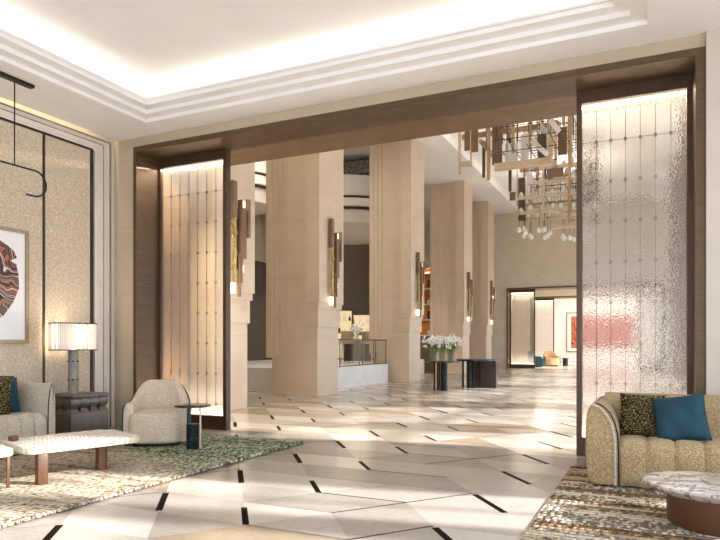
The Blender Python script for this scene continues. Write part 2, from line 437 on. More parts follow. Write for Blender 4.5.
# right wall of lounge: piers, head; three tall window openings
b = B(); x0, x1 = XR, XR+.25
b.box(x0, x1, 5.72, YP1, 0, 4.7).box(x0, x1, 4.40, 4.78, 0, 4.7).box(x0, x1, -3, -.5, 0, 4.7).box(x0, x1, -.5, 5.72, 4.05, 4.7)
b.box(x0, x1, 2.0, 2.3, 0, 4.05)
struct(b.build('wall_right', M['cream']))
b = B()
for z in (1.3, 2.6): b.box(XR+.08, XR+.14, -.5, 5.72, z-.02, z+.02)
for y in (5.2, 3.7, 3.0, 1.2, .4): b.box(XR+.08, XR+.14, y-.02, y+.02, 0, 4.05)
struct(b.build('window_1', M['bronze_dark']))
# wall behind the camera with wide openings
b = B(); b.box(XL-.3, XR+.25, -3.25, -3, 3.95, 4.7)
for x in (-7.3, -4.0, -.7, 2.0): b.box(x, x+.5, -3.25, -3, 0, 3.95)
struct(b.build('wall_back', M['cream']))

# ceiling with stepped tray and light cove
TX0, TX1, TY0, TY1 = -6.06, -.06, -1.6, 6.29
def ring(b, x0, x1, y0, y1, w, z0, z1):
    """rectangular frame whose inner opening is x0..x1,y0..y1 and width w (outwards)"""
    b.box(x0-w, x0, y0-w, y1+w, z0, z1).box(x1, x1+w, y0-w, y1+w, z0, z1)
    b.box(x0, x1, y1, y1+w, z0, z1).box(x0, x1, y0-w, y0, z0, z1)
b = B()
b.box(XL+.07, TX0, -3, YP0, ZC, ZC+.5).box(TX1, XR, -3, YP0, ZC, ZC+.5)
b.box(TX0, TX1, TY1, YP0, ZC, ZC+.5).box(TX0, TX1, -3, TY0, ZC, ZC+.5)
for i, (ins, z0, z1) in enumerate(((.14, ZC+.045, ZC+.14), (.27, ZC+.095, ZC+.15))):
    ring(b, TX0+ins, TX1-ins, TY0+ins, TY1-ins, ins-.0, z0, z1)
ring(b, TX0+.27, TX1-.27, TY0+.27, TY1-.27, .03, ZC+.145, ZC+.185)
b.box(XL, XR, -3, YP0, ZC+.46, ZC+.62)
struct(b.build('ceiling', M['plaster'], ang=20))

# cove lights (real strips lying in the cove) and wall-washing strip above the left wall
def area(name, loc, sx, sy, power, color, rotm):
    l = bpy.data.lights.new(name, 'AREA'); l.shape = 'RECTANGLE'; l.size = sx; l.size_y = sy; l.energy = power; l.color = color
    o = bpy.data.objects.new(name, l); COL.objects.link(o); o.location = loc; o.rotation_euler = rotm
    return o
WARM = (1, .95, .88)
cz = ZC+.2
COVE = 3.8
area('cove_light', (TX0+.12, (TY0+TY1)/2, cz), .06, TY1-TY0-.4, COVE*1.25, WARM, (0, math.radians(180-28), 0))
area('cove_light', (TX1-.12, (TY0+TY1)/2, cz), .06, TY1-TY0-.4, COVE*1.25, WARM, (0, math.radians(180+28), 0))
area('cove_light', ((TX0+TX1)/2, TY1-.12, cz), TX1-TX0-.4, .06, COVE, WARM, (math.radians(180-28), 0, 0))
area('cove_light', (XL+.045, 1.8, 4.5), .05, 9.0, 34, (1, .85, .55), (0, 0, 0))

# ------------------------------------------------------------------ portals with glass screens
def make_portal(name, label, y, flip=1):
    r = empty(name, ((PX0+PX1)/2, y, 0), label, 'door frame')
    cx = (PX0+PX1)/2; a, c = PX0-cx, PX1-cx
    f = -.012; e = YP1-YP0
    Y = (lambda p, q: (p, q)) if flip == 1 else (lambda p, q: (-q, -p))
    y0, y1 = Y(f, e+.01)
    bx('jamb', M['bronze'], a-.058, a, y0, y1, 0, ZS+.072, r)
    bx('jamb', M['bronze'], c, c+.083, y0, y1, 0, ZS+.072, r)
    bx('header', M['bronze'], a, c, y0, y1, ZS, ZS+.072, r)
    return r
make_portal('portal_frame', 'wide bronze portal frame between the lounge and the lobby, nearest one', YP0)

def make_screen(label, x0, x1, y, inner):
    """glass screen between x0..x1 at depth y; inner = side (+1 right / -1 left) that meets the opening"""
    r = empty('glass_screen', ((x0+x1)/2, y, 0), label, 'screen', 0, 'lit glass screens in the portals')
    h = (x1-x0)/2
    fb = B(); pw = .055
    zg0, zg1 = .195, 3.775
    fb.box(-h, -h+pw, -.05, .05, 0, ZS-.002).box(h-pw, h, -.05, .05, 0, ZS-.002)
    fb.box(-h+pw, h-pw, -.05, .05, zg1, ZS-.002)
    fb.build('frame', M['bronze_mid'], r)
    bx('base', M['bronze_mid'], -h+pw, h-pw, -.055, .055, 0, zg0, r)
    g = B(); w = (2*h-2*pw)/7
    for i in range(7):
        xa = -h+pw+i*w
        g.box(xa+.0025, xa+w-.0025, -.006, .006, zg0+.02, zg1-.025)
    g.build('glass', M['hammered'], r, smooth=False)
    c = B(); nrow = 8; dz = (zg1-zg0)/(nrow+.35)
    for k in range(1, nrow+1):
        z = zg1-.42*1.0-(k-1)*dz*1.0
        if z < zg0+.1: break
        if k in (1, 8): c.box(-h+pw, h-pw, -.009, -.006, z-.0018, z+.0018)
        for i in range(1, 7):
            xa = -h+pw+i*w
            for (dx0, dx1, dz0, dz1) in ((-.014, .014, .010, .014), (-.014, .014, -.014, -.010), (-.014, -.010, -.01, .01), (.010, .014, -.01, .01)):
                c.box(xa+dx0, xa+dx1, -.012, .012, z+dz0, z+dz1)
    for i in range(1, 7):
        xa = -h+pw+i*w
        c.box(xa-.002, xa+.002, -.007, .007, zg1-.42, zg1-.025)
        c.box(xa-.0014, xa+.0014, -.0065, .0065, zg0+.02, zg1-.42)
    c.build('clip_grid', M['sconce_bar'], r, smooth=False)
    for z in (zg1-.012, zg0+.012):
        bx('light_strip', M['led'], -h+pw, h-pw, .010, .035, z-.006, z+.006, r)
    return r
SCREENS = []
s1 = make_screen('tall hammered glass screen at left of the near portal, behind the armchair', PX0, -5.385, YPG, 1)
s2 = make_screen('tall hammered glass screen at right of the near portal, behind the sofa', -.765, PX1, YPG, -1)
GLOW = 42
def glow(x0, x1, y, k=1.0):
    cx = (x0+x1)/2
    for z, rx in ((3.76, -14), (.21, 180+14)):
        area('screen_light', (cx, y+.05, z), x1-x0-.14, .012, GLOW*k*(1.25 if z > 2 else 1), (1, .9, .75), (math.radians(rx), 0, 0))
        area('screen_light', (cx, y-.045, z), x1-x0-.14, .008, GLOW*.08*k, (1, .9, .75), (math.radians(-rx), 0, 0))
glow(PX0, -5.385, YPG, 2.6); glow(-.765, PX1, YPG, 1.5)

# ------------------------------------------------------------------ lobby shell
ZL, ZL2 = 7.7, 7.95
b = B()
b.box(-14, -6.0, YP1, YF+.3, ZL, ZL+.5).box(-6.0, .2, YP1, YF+.3, ZL2, ZL2+.3).box(-.2, 2.6, YP1, YF+.3, ZL, ZL+.5)
struct(b.build('ceiling_lobby', M['plaster']))
struct(bx('wall_lobby_header', M['plaster'], -14, 2.6, YP1-.1, YP1, 4.7, ZL))
b = B()
b.box(-14, PX0-.058, YF, YF+.3, 0, 8.3).box(PX1+.083, 2.6, YF, YF+.3, 0, 8.3).box(PX0-.058, PX1+.083, YF, YF+.3, ZS+.072, 8.3)
struct(b.build('wall_far', M['stone_far']))
# window wall of the lobby on the right, slim mullions
b = B()
for y in [YP1+.12+i*1.97 for i in range(13)]: b.box(2.3, 2.42, y-.035, y+.035, 0, 7.7)
for z in (.04, 2.7, 5.2): b.box(2.3, 2.42, YP1, YF, z-.04, z+.04)
w2 = struct(b.build('window_2', M['bronze_dark']))
bl = NT('sun_diffuser_sheet'); tr = bl.n('ShaderNodeBsdfTranslucent'); tr.inputs[0].default_value = (.62, .62, .61, 1); df = bl.n('ShaderNodeBsdfDiffuse'); df.inputs[0].default_value = (.8, .79, .77, 1)
mx = bl.n('ShaderNodeMixShader'); mx.inputs[0].default_value = .35; bl.l(tr.outputs[0], mx.inputs[1]); bl.l(df.outputs[0], mx.inputs[2]); bl.l(mx.outputs[0], bl.out.inputs[0])
struct(bx('added_sun_diffuser', bl.m, 2.26, 2.275, YP1+.02, YF-.02, 3.45, 7.69))  # added unseen sheet: stops high sun and spreads soft light on the columns
# aisle walls
struct(bx('wall_aisle', M['taupe'], -13.9, -13.6, 21.9, YF, 0, 7.7))
b = B()
b.box(-13.9, -13.6, YP1, 21.9, 0, 7.7)
struct(b.build('wall_aisle_low', M['brown_wall']))
struct(bx('wall_lobby_near', M['stone_far'], -14, XL, YP1-.15, YP1, 0, 7.7))

# far portals and the lounge beyond
YA = YF+.3
make_portal('portal_frame', 'bronze portal frame in the far stone wall of the lobby', YA+.02-.0, -1) if False else None
p2 = make_portal('portal_frame', 'bronze portal frame set in the stone wall at the far end of the lobby', YF-.06)
p3 = make_portal('portal_frame', 'second bronze portal frame seen through the far one, deepest in the view', 38.0)
for yy, lab in ((YF+.45, 'glass screen at left in the far lobby portal, behind the flower table'), (38.45, 'glass screen at left in the deepest portal, behind the tan chair')):
    o = copy_tree(s1); o.location = (s1.location.x, yy, 0); o['label'] = lab
for yy, lab in ((YF+.45, 'glass screen at right in the far lobby portal, seen through near glass'), (38.45, 'glass screen at right in the deepest portal, seen through near glass')):
    o = copy_tree(s2); o.location = (s2.location.x, yy, 0); o['label'] = lab
glow(PX0, -5.385, YF+.45, 2.5); glow(PX0, -5.385, 38.45, 2.5)
b = B()
b.box(-14, PX0-.058, 38.0, 39.1, 0, 4.7).box(PX1+.083, 3.5, 38.0, 39.1, 0, 4.7).box(PX0-.058, PX1+.083, 38.0, 39.1, ZS+.072, 4.7)
struct(b.build('wall_far_lounge', M['stone_wall']))
struct(bx('ceiling_far', M['plaster'], -14, 3.5, YF+.3, 45.5, 4.5, 4.8))
struct(bx('wall_end', M['plaster'], -9, 3.5, 45.0, 45.3, 0, 4.5))
struct(bx('wall_end_left', M['plaster'], -9.2, -9, 39.1, 45.3, 0, 4.5))
for yy, e in ((14.0, 420), (18.9, 420), (24.5, 500)):
    area('ceiling_fill_light', (-3.1, yy, 6.9), 1.6, 1.2, e*.10, (1, .95, .88), (PI, 0, 0))  # upward fill added to brighten the lobby ceiling
area('downlight', (-3.5, 35, 4.45), 4, 3, 90, (1, .93, .82), (0, 0, 0))
area('downlight', (-3.5, 42, 4.45), 4, 3, 110, (1, .95, .86), (0, 0, 0))

# ------------------------------------------------------------------ columns
def make_column():
    # local origin: front right corner of the core at floor, x to the left negative, y depth positive
    r = empty('stone_column', (0, 0, 0), 'x', 'column')
    W, D, H = 1.22, 1.02, 7.695
    bx('shaft', M['stone_col'], -W, 0, 0, D, 0, H, r)
    b = B()
    for x0, z0, d in ((-.45, 1.59, .035), (-.32, 2.02, .07), (-.25, 2.15, .10)):
        b.box(x0, d, -d, D+d, z0, H)
    b.build('cladding', M['stone_col'], r)
    b = B()
    for x1, z0, d in ((-.92, 1.34, .035), (-1.05, .95, .07), (-1.17, .88, .10)):
        b.box(-W-d, x1, -d, D+d, z0, H)
    b.build('cladding', M['stone_col'], r)
    return r
CY = [8.76, 12.5, 18.4, 24.4, 28.3]
clab = ['beige stone column beside the left glass screen, nearest of the left row',
        'beige stone column second from the front in the left row',
        'beige stone column just beyond the white railed platform',
        'beige stone column behind the white flowers, fourth in the left row',
        'beige stone column last in the left row, nearest the far wall']
col0 = make_column()
for i, y in enumerate(CY):
    c = col0 if i == 0 else copy_tree(col0)
    c.location = (-6.85-.10, y+.04, 0); c['label'] = clab[i]; c['group'] = 'left row of lobby columns'; c['kind'] = 'thing'
rlab = ['first', 'second', 'third', 'fourth', 'last']
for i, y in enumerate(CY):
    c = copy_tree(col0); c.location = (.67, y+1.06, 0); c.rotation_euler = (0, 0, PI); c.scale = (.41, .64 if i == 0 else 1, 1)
    c['label'] = '%s shade darkened stone column of the right row, behind the right glass screen' % rlab[i]
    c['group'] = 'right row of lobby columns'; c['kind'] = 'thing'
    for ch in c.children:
        ch.material_slots[0].link = 'OBJECT'; ch.material_slots[0].material = M['stone_col_shade']

# sconces
def make_sconce():
    r = empty('wall_sconce', (0, 0, 0), 'x', 'wall light')
    bx('back_plate', M['bronze'], 0, .03, -.10, .10, -.5, .6, r)
    bx('bar', M['sconce_bar'], .03, .11, -.25, -.13, .38, 1.05, r, .005)
    bx('bar', M['sconce_bar'], .03, .12, -.02, .02, -.75, .75, r, .004)
    bx('bar', M['sconce_bar'], .03, .10, .05, .16, -.3, .62, r, .004)
    bx('bar', M['sconce_bar'], .05, .12, .19, .26, .1, .8, r, .004)
    bx('bar', M['sconce_bar'], .06, .10, -.06, -.01, -1.0, -.2, r, .004)
    g = B(); rr = random.Random(3)
    for k in range(7):
        z0 = .36-k*.16
        g.box(-.035, .035, -.012, .012, -.11, .11, M4=T(.085, -.19+rr.uniform(-.03, .03), z0) @ rot('Z', rr.uniform(.9, 1.9)) @ rot('X', rr.uniform(-.5, .5)), bev=.008)
    g.box(.06, .11, -.21, -.16, -.75, .4)
    g.build('gold_leaf', M['gold'], r)
    for (y0, y1, z0, z1) in ((.05, .13, .63, .75), (.03, .09, -.55, -.42), (-.25, -.15, -.95, -.76)):
        bx('light_tube', M['led_soft'], .03, .09, y0, y1, z0, z1, r, .004)
    return r
sc0 = make_sconce()
slab = ['tall bronze and gold sconce on the nearest column, beside the left glass screen',
        'tall bronze and gold sconce on the second column of the left row',
        'tall bronze and gold sconce on the column past the railed platform',
        'bronze and gold sconce on the column behind the white flowers',
        'bronze and gold sconce on the last left column before the far wall']
for i, y in enumerate(CY):
    s = sc0 if i == 0 else copy_tree(sc0)
    s.location = (-6.85, y+.6, 3.05); s['label'] = slab[i]; s['group'] = 'sconces on the left columns'

# ------------------------------------------------------------------ aisle: platform, railing, bar furniture
def platform():
    o = B().prism([(-13.58, 13.72), (-7.6, 13.72), (-7.6, 18.3), (-8.5, 18.3), (-8.5, 24.3), (-13.58, 24.3)], 'z', 0, .58).build('platform', M['white_stone'], None, ang=20)
    o['label'] = 'white stone platform edge between the second and third columns'; o['category'] = 'platform'; o['kind'] = 'thing'
platform()
r = empty('railing', (-7.68, 16, .58), 'low bronze railing with glass on the white platform', 'railing')
b = B(); b.tube([(0, -2.3, .74), (0, 2.35, .74)], .018).box(-.02, .02, -2.3, 2.35, 0, .03); b.build('rail', M['bronze'], r)
for y in (-2.2, -.9, .35, .55, 1.35, 1.5, 2.3): B().tube([(0, y, 0), (0, y, .74)], .014).build('post', M['bronze'], r)
bx('glass_panel', M['clear'], -.006, .006, -2.2, 2.3, .06, .70, r)

def cabinet(x, y, w, h, label):
    r = empty('display_cabinet', (x, y, .58), label, 'cabinet', math.radians(22), 'display cabinets on the platform')
    b = B(); t = .05
    b.box(-w/2, -w/2+t, -.2, .2, 0, h).box(w/2-t, w/2, -.2, .2, 0, h).box(-w/2+t, w/2-t, -.2, .2, h-t, h).box(-w/2+t, w/2-t, -.2, .2, 0, t)
    b.build('frame', M['black_metal'], r)
    bx('back_panel', M['lit_white'], -w/2+t, w/2-t, .16, .19, t, h-t, r)
    for k in range(1, 4): bx('shelf', M['clear'], -w/2+t, w/2-t, -.18, .16, t+k*h/4-.01, t+k*h/4, r)
    return r
cabinet(-11.35, 22.5, .9, 2.0, 'lit black framed cabinet nearer the second column, behind railing')
cabinet(-10.75, 23.3, 1.15, 1.85, 'lit black framed cabinet nearer the third column, behind railing')
rr = random.Random(5)
k = 0
for (cx_, cy_, w, h) in ((-11.35, 22.5, .9, 2.0), (-10.75, 23.3, 1.15, 1.85)):
    for row in range(1, 4):
        for i in range(4):
            u = -w/2+.14+i*(w-.28)/3
            b = B(); hh = rr.uniform(.18, .32); b.lathe([(.045, 0), (.05, hh*.55), (.018, hh*.75), (.018, hh)], 10)
            ang = math.radians(22)
            o = b.build('bottle', M['clear'] if (i+row) % 3 else M['wood'], None, loc=(cx_+u*math.cos(ang), cy_+u*math.sin(ang), .58+.05+row*h/4))
            tag(o, 'small bottle in the lit cabinets on the platform', 'bottle', 'bottles in the platform cabinets')
# bar stools behind railing
def stool(x, y, label):
    r = empty('bar_stool', (x, y, .58), label, 'stool', 0, 'stools behind the railing')
    B().lathe([(.2, .62), (.23, .64), (.23, .71), (.2, .74)], 20).build('seat', M['chair'], r)
    b = B()
    b.grid(lambda u, v: (.22*math.cos(PI*u), .22*math.sin(PI*u), .74+.32*v), 14, 2); b.build('backrest', M['chair'], r)
    for a in range(4):
        c, s_ = math.cos(a*PI/2+.78), math.sin(a*PI/2+.78)
        B().tube([(.15*c, .15*s_, .63), (.2*c, .2*s_, 0)], .014).build('leg', M['bronze_dark'], r)
stool(-9.4, 19.0, 'tan stool behind the railing, near the white platform edge')
stool(-9.0, 19.8, 'tan stool behind the railing, close to the third column')
def small_bouquet(x, y, z, label):
    r = empty('flower_arrangement', (x, y, z), label, 'flowers')
    B().lathe([(.08, 0), (.12, .12), (.07, .26)], 14).build('vase', M['clear'], r)
    b = B(); q = random.Random(9)
    for i in range(70):
        p = Vector((q.gauss(0, .13), q.gauss(0, .13), .42+q.gauss(0, .1)))
        b2 = bmesh.new(); bmesh.ops.create_icosphere(b2, subdivisions=1, radius=.035); b.add(b2, T(*p))
    b.build('blossoms', M['petal'], r)
    b = B()
    for i in range(8): b.tube([(0, 0, .02), (q.gauss(0, .06), q.gauss(0, .06), .4)], .005, 5)
    b.build('stems', M['stem_green'], r)
# side counter for the small bouquet
r = empty('counter', (-9.9, 20.9, .58), 'brown bar counter behind the railing', 'counter', math.radians(22))
bx('body', M['wood_dark'], -.5, .5, -.25, .25, 0, .7, r); bx('top', M['black_glass'], -.55, .55, -.3, .3, .7, .74, r)
small_bouquet(-9.95, 20.9, .58+.74, 'small white flowers on the bar counter behind the railing')

# orange shelving between third and fourth column
r = empty('shelving_unit', (-8.75, 26.2, 0), 'orange backed display shelving between the third and fourth columns', 'shelves')
bx('cabinet_base', M['taupe'], -1.0, .5, -.2, .25, 0, 1.55, r)
bx('back_panel', M['orange'], -1.0, .5, .2, .25, 1.55, 4.5, r)
b = B(); b.box(-1.05, -1.0, -.2, .25, 0, 4.6).box(.5, .55, -.2, .25, 0, 4.6).box(-1.0, .5, -.2, .25, 4.5, 4.6); b.build('frame', M['brass_pale'], r)
for k in range(5): bx('shelf', M['white_stone'], -1.0, .5, -.2, .2, 1.55+k*.68, 1.6+k*.68, r)
area('shelf_light', (-9.0, 25.95, 4.45), 1.2, .1, 7, WARM, (0, 0, 0))
vl = ['squat pale vase', 'tall dark vase', 'white bowl', 'slim brown vase']
for k in range(4):
    for i, u in enumerate((-.18, .18)):
        b = B(); hh = .2+.16*((k+i) % 2); b.lathe([(.05, 0), (.1, hh*.4), (.06, hh*.8), (.07, hh)], 12)
        o = b.build('shelf_vase', [M['white_stone'], M['wood_dark']][(i+k) % 2], None, loc=(-8.75+u, 26.15, 1.6+k*.68))
        tag(o, 'small %s vase on the %s orange shelf, %s one' % (['pale', 'dark'][(i+k) % 2], ['lowest', 'second', 'third', 'topmost'][k], ['inner', 'outer'][i]), 'vase', 'vases on the orange shelves')

# drape, ceiling ring and mesh chandelier in the aisle
o = B()
o.grid(lambda u, v: (-13.45+.06*math.sin(u*2*PI*26), 16.0+5.8*u, 4.3+2.2*v), 208, 2)
o = o.build('sheer_curtain', M['curtain']); tag(o, 'pale pleated sheer curtain high behind the first two columns', 'curtain')
def ring_soffit(x, y, R, dz, label, mesh):
    r = empty('ceiling_feature', (x, y, 7.69), label, 'ceiling feature', 0, 'stepped ceiling features over the side aisle')
    bx('core', M['plaster'], -.6, .6, -.6, .6, -.75, 0, r)
    def drum(nm, rad, z0, z1, mat): B().lathe([(rad-.04, z0), (rad, z0+.02), (rad, z1-.02), (rad-.04, z1)], 72).build(nm, mat, r)
    drum('soffit', R, -1.46+dz, -.74+dz, M['plaster']); drum('trim_ring', R+.03, -1.51+dz, -1.46+dz, M['red'])
    drum('soffit', R-.02, -1.82+dz, -1.51+dz, M['plaster']); drum('trim_ring', R+.01, -1.865+dz, -1.82+dz, M['red'])
    drum('soffit', R-.15, -2.34+dz, -1.865+dz, M['cream'])
    if mesh:
        b = B(); u, w = 1.8, 1.9
        b.box(-u, u, -w, -w+.03, -.66, -.2).box(-u, u, w-.03, w, -.66, -.2).box(-u, -u+.03, -w+.03, w-.03, -.66, -.2).box(u-.03, u, -w+.03, w-.03, -.66, -.2); b.build('mesh_shade', M['grey_mesh'], r)
        b = B()
        for z in (-.70, -.2): b.box(-u-.02, u+.02, -w-.02, -w+.03, z, z+.04).box(u-.03, u+.02, -w+.03, w-.03, z, z+.04).box(-u-.02, -u+.03, -w+.03, w-.03, z, z+.04).box(-u-.02, u+.02, w-.03, w+.02, z, z+.04)
        b.build('rim', M['bronze_dark'], r)
ring_soffit(-10.6, 21.4, 2.6, 0, 'round white soffit with dark trims under a square mesh band, past the second column', True)
ring_soffit(-12.1, 16.6, 1.3, .2, 'smaller round white soffit with dark red trims beside the first column', False)

# bar light, and overhead fill added to light the side aisle
area('aisle_fill_light', (-9.6, 13, 7.6), 1.5, 4, 150, (1, .92, .8), (0, 0, 0))
area('aisle_fill_light', (-13.0, 24, 7.6), .5, 4, 60, (1, .93, .84), (0, 0, 0))
area('bar_light', (-11.0, 22.4, 3.2), 2.2, .1, 60, (1, .85, .6), (0, 0, 0))

# ------------------------------------------------------------------ chandeliers
def chandelier(Y, label, spec, lat, tiers, seed):
    """spec: (kind, x0, x1, dy0, dy1, z0, z1) in room coordinates around depth Y"""
    r = empty('geometric_chandelier', (-2.9, Y, ZL2), label, 'chandelier', 0, 'geometric chandeliers in the lobby')
    q = random.Random(seed); X = lambda x: x+2.9; Z = lambda z: z-ZL2
    bx('canopy', M['brass_pale'], -.7, .7, -.4, .4, -.05, 0, r)
    for x in (-.6, .6): B().tube([(x, 0, -.05), (x, 0, Z(6.3))], .012, 6).build('rod', M['brass'], r)
    mk = {'p': ('beam', 'brass_pale'), 'b': ('beam', 'brass'), 'd': ('beam', 'bronze'), 'm': ('mesh_panel', 'sconce_bar'), 'w': ('glass_slab', 'rodglass')}
    for k, x0, x1, y0, y1, z0, z1 in spec:
        nm, mt = mk[k]
        bx(nm, M[mt], X(x0), X(x1), y0, y1, Z(z0), Z(z1), r)
    for (x, y, z, L, a) in [(lat[0]+(lat[1]-lat[0])*q.random(), q.uniform(-.7, .7), q.uniform(5.3, 6.6), q.uniform(.3, .6), q.choice((-.75, .7, -.6))) for _ in range(8)]:
        B().box(-.05, .05, -.02, .02, -L/2, L/2, M4=T(X(x), y, Z(z)) @ rot('Y', a) @ rot('Z', q.uniform(-.4, .4)), bev=.006).build('glass_slab', M['rodglass'], r)
    for i in range(9):
        x = lat[0]+(lat[1]-lat[0])*(i+.5)/9+q.uniform(-.08, .08); y = q.uniform(-.7, .7); z = q.uniform(5.5, 6.3); t = q.uniform(.025, .045)
        bx('beam', M[q.choice(('brass', 'brass_pale', 'bronze'))], X(x)-t, X(x)+t, y-t, y+t, Z(z), Z(min(z+q.uniform(.9, 1.4), 7.6)), r)
    g = B(); xa, xb, za, zb = lat; t = .007
    for yy in (-.55, .5):
        nx = int((xb-xa)/.2); nz = int((zb-za)/.24)
        for i in range(nx+1):
            x = xa+(xb-xa)*i/nx; a = za+q.uniform(0, .5)
            g.box(X(x)-t, X(x)+t, yy-t, yy+t, Z(a), Z(zb))
        for k in range(nz+1):
            z = za+(zb-za)*k/nz; u, w_ = xa+(xb-xa)*q.uniform(0, .3), xb-(xb-xa)*q.uniform(0, .3)
            g.box(X(u), X(w_), yy-t, yy+t, Z(z)-t, Z(z)+t)
    for k in range(16):
        x = xa+(xb-xa)*q.random(); z = za+(zb-za)*q.random(); g.box(X(x)-t, X(x)+t, -.75, .75, Z(z)-t, Z(z)+t)
    g.build('lattice', M['bronze_dark'], r)
    gd = None
    for (x0, x1, z, n_) in tiers:
        for yy in (-.55, .45):
            if n_ > 4: bx('tier_bar', M['brass_pale'], X(x0), X(x1), yy-.04, yy+.04, Z(z), Z(z)+.09, r)
            for i in range(n_):
                x = x0+(x1-x0)*(i+.5)/n_+q.uniform(-.05, .05); zz = z-q.uniform(.0, .22) if n_ < 5 else z+q.uniform(.1, .2)
                if gd is None:
                    g = B(); g.lathe([(.03, -.06), (.06, -.03), (.065, .02), (.045, .06), (.015, .1)], 10); gd = g.build('glass_drop', M['rodglass'], r); d = gd
                else: d = gd.copy(); COL.objects.link(d); d.parent = r
                d.location = (X(x), yy+q.uniform(-.12, .12), Z(zz))
                if n_ < 5: B().tube([(X(x), d.location.y, Z(zz)+.08), (X(x), d.location.y, Z(z)+.5)], .006, 5).build('wire', M['bronze_dark'], r)
    return r
chandelier(14.0, 'geometric brass chandelier nearest the portal, of square beams and glass slabs', [
    ('p', -3.23, -2.0, -.12, .06, 5.06, 5.20), ('b', -3.40, -3.33, -.1, -.03, 4.86, 6.3), ('d', -3.55, -3.49, .1, .16, 4.98, 5.8),
    ('p', -2.08, -1.98, -.15, -.05, 5.2, 6.4), ('b', -2.79, -2.73, -.4, -.34, 5.3, 6.4), ('b', -2.29, -2.23, .3, .36, 5.45, 6.5),
    ('d', -3.04, -2.98, .5, .56, 4.7, 5.9), ('p', -4.14, -4.09, .2, .25, 5.15, 6.2), ('p', -3.86, -3.82, .2, .25, 5.3, 6.2), ('p', -4.12, -3.85, .18, .26, 5.32, 5.42),
    ('m', -4.02, -3.86, .3, .32, 5.7, 6.2), ('m', -3.78, -3.62, .0, .02, 5.55, 6.2), ('m', -3.3, -3.08, .0, .02, 5.2, 6.2), ('d', -2.3, -2.12, .0, .03, 5.2, 5.75),
    ('w', -3.05, -2.80, .2, .23, 5.25, 5.7), ('w', -2.72, -2.55, .3, .33, 5.25, 5.9), ('b', -4.1, -1.9, .35, .45, 6.0, 6.1), ('p', -3.9, -1.7, -.5, -.4, 6.35, 6.45),
    ('b', -2.05, -1.97, -.6, .6, 5.95, 6.05), ('b', -3.45, -3.38, -.6, .6, 5.55, 5.62), ('b', -1.65, -1.58, -.2, -.13, 4.95, 6.3), ('m', -1.9, -1.72, .2, .22, 5.3, 5.9)],
    (-3.3, -1.5, 5.3, 7.4), [], 11)
chandelier(18.9, 'lower geometric brass chandelier with rows of glass drops, behind the first', [
    ('d', -3.66, -3.48, -.1, .08, 4.85, 6.1), ('b', -3.3, -3.24, -.5, .5, 5.3, 5.36), ('p', -2.9, -2.84, -.6, -.54, 4.7, 6.2), ('b', -2.2, -2.12, -.6, -.5, 4.6, 6.4),
    ('m', -3.95, -3.78, .1, .12, 5.5, 5.75), ('m', -2.75, -2.3, -.7, -.68, 5.85, 6.1), ('b', -3.6, -1.4, -.2, -.1, 6.25, 6.35), ('b', -1.9, -1.82, -.5, -.42, 4.7, 6.6),
    ('d', -1.6, -1.45, -.3, -.15, 4.6, 6.2), ('m', -2.0, -1.6, .2, .22, 5.2, 5.8), ('w', -3.3, -3.15, -.65, -.62, 5.75, 6.1), ('p', -2.6, -1.5, -.7, -.62, 4.42, 4.5)],
    (-3.6, -1.4, 4.95, 7.6), [(-3.6, -1.4, 4.92, 8), (-3.6, -1.4, 5.35, 8), (-3.3, -1.4, 5.75, 7), (-3.0, -1.4, 6.15, 6), (-2.4, -1.4, 4.75, 5), (-3.6, -3.3, 4.55, 3), (-3.05, -2.75, 4.6, 3), (-2.5, -1.6, 4.35, 4)], 23)

# ------------------------------------------------------------------ lobby tables and flowers
def marble_legs(r, x, y, h, bars):
    B().lathe([(.085, 0), (.085, h)], 24, (x, y, 0)).build('marble_leg', M['marble_green'], r)
    for bx_, by_ in bars: B().box(bx_-.022, bx_+.022, by_-.022, by_+.022, 0, h).build('leg', M['bronze_dark'], r)
r = empty('round_table', (-5.02, 15.65, 0), 'black topped round table with green marble leg, under the white flowers', 'table')
B().lathe([(.44, .72), (.47, .73), (.47, .75), (.45, .757)], 40).build('top', M['black_glass'], r)
marble_legs(r, .12, -.12, .72, ((-.16, -.06), (-.08, -.02), (-.1, .2)))
r = empty('console_table', (-4.42, 16.95, 0), 'dark wood console table with green marble leg, right of the flowers', 'table')
B().lathe([(.5, .73), (.53, .74), (.53, .78), (.5, .79)], 40, sx=1.06, sy=.9).build('top', M['black_glass'], r)
bx('wood_panel', M['wood_dark'], -.32, .5, .12, .3, 0, .73, r)
marble_legs(r, -.14, -.2, .73, ((-.34, -.16), (.0, -.22), (.03, -.1)))
